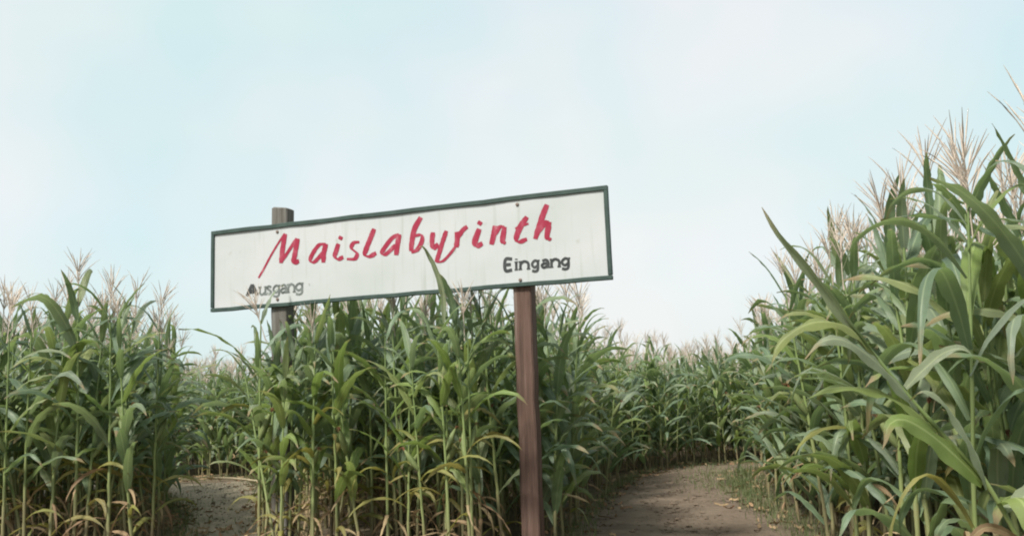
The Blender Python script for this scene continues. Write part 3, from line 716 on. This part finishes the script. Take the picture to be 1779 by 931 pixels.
traced_leaf(lean_p, [(1.93, 3.51, .80), (1.95, 3.40, .84), (1.98, 3.34, .72), (1.99, 3.32, .55)], .07, (.95, .2, .1), M_LEAF, twist=-.5)
traced_leaf(lean_p, [(1.90, 3.51, .88), (1.76, 3.47, .93), (1.66, 3.45, .86), (1.60, 3.44, .77)], .035, (.2, -.6, .8), M_DRY, twist=2)

tall_p = obj('maize_plant', None); tall_p.location = (2.10, 4.1, 0); tall_p.empty_display_size = .1
bpy.context.view_layer.update()
tag(tall_p, 'tall upright maize plant directly behind the bent one, tassel against the sky', 'maize plant')
traced_stalk(tall_p, [(2.02, 4.1, 0), (2.03, 4.1, .8), (2.08, 4.1, 1.4), (2.13, 4.1, 2.0), (2.16, 4.1, 2.36)], .014, .005)
for z, dx, dy, L, W, mt, dr in ((1.62, -.7, -.75, .75, .09, M_LEAF, 1), (1.50, .95, -.35, .75, .09, M_LEAF, .7), (1.78, .6, .7, .8, .09, M_LEAF_BRIGHT, 1), (1.95, -.95, .2, .62, .08, M_LEAF, .5), (2.08, .85, -.5, .6, .085, M_LEAF_BRIGHT, 1.3), (2.2, -.5, .6, .45, .06, M_LEAF, .4), (2.27, .4, -.6, .42, .055, M_LEAF, 1.2), (1.3, -.3, .9, .8, .09, M_LEAF, 1), (1.12, .5, -.8, .7, .08, M_LEAF, 1.5), (.8, -.8, -.2, .6, .05, M_YEL, 2), (.55, .3, .9, .5, .03, M_DRY, 2)):
    bx_ = 2.02 + 0.14 * (z / 2.36) ** 2
    n = math.hypot(dx, dy); dx, dy = dx / n, dy / n
    pts = [(bx_ + dx * L * f, 4.1 + dy * L * f, z + L * g) for f, g in ((0, 0), (.14, .26), (.36, .46), (.6, .50 - .08 * dr), (.78, .46 - .26 * dr), (.88, .36 - .48 * dr))]
    traced_leaf(tall_p, pts, W, (-dy, dx, .1), mt, twist=.4)
V_, F_, U_, _ = PIECE['T1']
obj('tassel', piece_mesh('T1'), tall_p, (.06, 0, 2.34), (0, -.05, 1), 1.25)

# plants in front of the board whose tops cross the white paint
def sign_crosser(x, y, top_leaf, label, tassel, s):
    root = obj('maize_plant', None); root.location = (x, y, gz(x, y) - .02); root.scale = (s,) * 3; root.empty_display_size = .1
    bpy.context.view_layer.update(); tag(root, label, 'maize plant')
    r = random.Random(int(x * 1000))
    for key, loc, rot, sc_ in plant_spec(r, False, hi=True, sparse=.3):
        if key[0] == 'U' and top_leaf is None and r.random() < .5: continue
        o = obj(NAME[key[0]], piece_mesh(key), root, loc, rot, sc_)
        if key == 'E0': obj('silk', piece_mesh('K0'), o)
    if tassel: obj('tassel', piece_mesh(tassel), root, (0, 0, STALK_H - .01), (0, -.3 if x < -2 else .05, 2.0 if x > -2 else 0), 1.15)
    return root
p1 = sign_crosser(-.60, 7.62, True, 'maize plant whose single upright leaf crosses the middle of the sign', None, .96)
traced_leaf(p1, [(-.60, 7.62, 2.10), (-.595, 7.60, 2.28), (-.61, 7.57, 2.42), (-.66, 7.55, 2.58), (-.71, 7.54, 2.68), (-.745, 7.52, 2.75), (-.775, 7.48, 2.765), (-.80, 7.45, 2.72)], .062, (.8, -.45, -.2), M_LEAF_PALE, twist=.4, fold=.5)
p2 = sign_crosser(-2.40, 8.36, None, 'maize plant by the grey post, its tassel crossing the exit lettering', 'T2', 1.06)
p3 = sign_crosser(-1.86, 8.16, None, 'maize plant with a thin tassel below the capital letter of the sign', 'T0', .98)
p4 = sign_crosser(-.43, 7.60, None, 'maize plant with a pale tassel touching the middle red letters', 'T3', 1.03)

# a snapped stalk lying across the exit path, a withered plant bent at the corner
fs = obj('fallen_stalk', None); fs.location = (-5.0, 16.6, .02); fs.empty_display_size = .1
bpy.context.view_layer.update(); tag(fs, 'pale snapped maize stalk lying at the end of the exit path', 'stalk')
V, F, U = [], [], []
path = [Vector((-.62, .1, .10)), Vector((-.3, .03, .09)), Vector((0, -.02, .06)), Vector((.3, -.1, .02))]
tube(path, [.014, .018, .018, .02], 7, V, F, U)
M_STRAW = rough_material('dry_straw', [(0.3, (0.30, 0.25, 0.16)), (0.7, (0.42, 0.36, 0.25))], scale=12)
obj('stem', mesh('stem', V, F, M_STRAW, U), fs)
obj('leaf', piece_mesh('D2hi'), fs, (.1, -.03, .05), (0, .9, 1), .7)

# ------------------------------------------------------------------ grass, weeds and litter
M_GRASS = leaf_material('path_grass', [(0.0, (0.07, 0.105, 0.04)), (0.5, (0.11, 0.14, 0.055)), (1.0, (0.17, 0.17, 0.08))], transl=.3, rough=.6)
rg = random.Random(77)
def edge_points(line, n, spread, bias=0.0):
    L = cr_points([(x, y, 0) for x, y in line], 60)
    for _ in range(n):
        p = L[0].lerp(L[0], 0); k = rg.randrange(59); p = L[k].lerp(L[k + 1], rg.random())
        d = (L[k + 1] - L[k]).normalized(); yield p.x - d.y * rg.gauss(bias, spread), p.y + d.x * rg.gauss(bias, spread)
gv, gf = [], []
def blade(x, y, h, w):
    a = rg.uniform(0, 6.28); l = rg.uniform(.1, .7) * h; b = len(gv); z = gz(x, y)
    dx, dy = math.cos(a), math.sin(a)
    gv.extend([(x - dy * w, y + dx * w, z - .01), (x + dy * w, y - dx * w, z - .01), (x + dx * l * .35 + dy * w * .7, y + dy * l * .35 - dx * w * .7, z + h * .6), (x + dx * l * .35 - dy * w * .7, y + dy * l * .35 + dx * w * .7, z + h * .6), (x + dx * l, y + dy * l, z + h * .95)])
    gf.append((b, b + 1, b + 2, b + 3)); gf.append((b + 3, b + 2, b + 4))
E_L = [(0.5, 8.8), (0.55, 9.6), (0.82, 11.0), (1.92, 15.2), (3.3, 16.9), (6, 17.2)]
E_R = [(2.3, 6.0), (2.75, 8.6), (2.95, 10.3), (3.0, 11.5), (3.75, 15.2), (4.6, 15.7)]
X_L = [(-3.7, 9.0), (-3.95, 10.5), (-5.1, 13.4), (-6.6, 16.0)]
X_R = [(-2.5, 8.7), (-2.65, 10.3), (-3.5, 13.0), (-4.95, 17.2), (-6.9, 18.0)]
for line, n, sprd, h0, h1 in ((E_L, 1300, .11, .04, .17), (E_R, 2000, .15, .05, .2), (X_L, 1300, .18, .04, .16), (X_R, 2600, .22, .03, .13)):
    for x, y in edge_points(line, n, sprd): blade(x, y, rg.uniform(h0, h1), rg.uniform(.002, .005))
for _ in range(1700):            # the green patch on the inside of the entrance path's bend
    a = rg.gauss(0, 1); b = rg.gauss(0, 1); blade(3.2 + a * .34, 13.7 + b * 1.2, rg.uniform(.03, .14), rg.uniform(.003, .006))
for _ in range(900):             # thin turf on the exit path
    t = rg.random(); blade(-3.4 - 2.2 * t + rg.gauss(0, .4), 9.8 + 6.4 * t + rg.gauss(0, .4), rg.uniform(.015, .06), rg.uniform(.003, .006))
me = bpy.data.meshes.new('grass'); me.from_pydata(gv, [], gf); me.materials.append(M_GRASS)
me.uv_layers.new(name='UVMap')
tag(obj('grass', me), 'short grass and weeds along the path edges', 'grass', kind='stuff')

M_LITTER = leaf_material('leaf_litter', [(0.0, (0.20, 0.13, 0.07)), (0.5, (0.30, 0.21, 0.12)), (1.0, (0.25, 0.13, 0.07))], transl=.1, rough=.8, tcol=(.3, .2, .1))
lv, lf = [], []
for line, n, sprd in ((E_L, 170, .25), (E_R, 150, .25), (X_L, 160, .3), (X_R, 300, .35)):
    for x, y in edge_points(line, n, sprd):
        a = rg.uniform(0, 6.28); L = rg.uniform(.04, .18); w = rg.uniform(.006, .02); b = len(lv); z = gz(x, y) + .012; c_, s_ = math.cos(a), math.sin(a)
        for k in range(5):
            t = k / 4; ww = w * math.sin(PI * (0.12 + .8 * t)); hh = rg.uniform(0, .03) + .03 * abs(t - .5)
            for q in (-1, 1): lv.append((x + c_ * L * (t - .5) - s_ * ww * q, y + s_ * L * (t - .5) + c_ * ww * q, z + hh + .01 * q))
        for k in range(4): lf.append((b + 2 * k, b + 2 * k + 2, b + 2 * k + 3, b + 2 * k + 1))
me = bpy.data.meshes.new('leaf_litter'); me.from_pydata(lv, [], lf); me.materials.append(M_LITTER); me.uv_layers.new(name='UVMap')
tag(obj('leaf_litter', me), 'dry brown leaf scraps along the path edges', 'litter', kind='stuff')
cv, cf = [], []                  # clods and pebbles on the trodden dirt
for _ in range(3200):
    if rg.random() < .8:
        y = rg.uniform(7.5, 16.5); x = np.interp(y, [7.5, 9.4, 11, 15.3, 16.5], [.9, 1.7, 1.9, 2.8, 3.6]) + rg.gauss(0, .6)
    else:
        y = rg.uniform(8, 17); x = np.interp(y, [8, 10, 13, 17], [-3.3, -3.45, -4.4, -6]) + rg.gauss(0, .4)
    r_ = rg.uniform(.007, .026) * (1 + (rg.random() < .08)); b = len(cv); z = gz(x, y) + .01
    for dz, k, f in ((-.3, 5, .9), (.35, 5, .75)):
        for q in range(k):
            a = 6.283 * q / k + dz; rr_ = r_ * f * rg.uniform(.75, 1.2); cv.append((x + rr_ * math.cos(a), y + rr_ * math.sin(a), z + dz * r_))
    cv.append((x, y, z + r_ * .7))
    for q in range(5): cf.append((b + q, b + (q + 1) % 5, b + 5 + (q + 1) % 5, b + 5 + q)); cf.append((b + 5 + q, b + 5 + (q + 1) % 5, b + 10))
me = bpy.data.meshes.new('soil_clods'); me.from_pydata(cv, [], cf); me.materials.append(M_PATH)
tag(obj('soil_clods', me), 'small clods and pebbles scattered over the dirt paths', 'clods', kind='stuff')
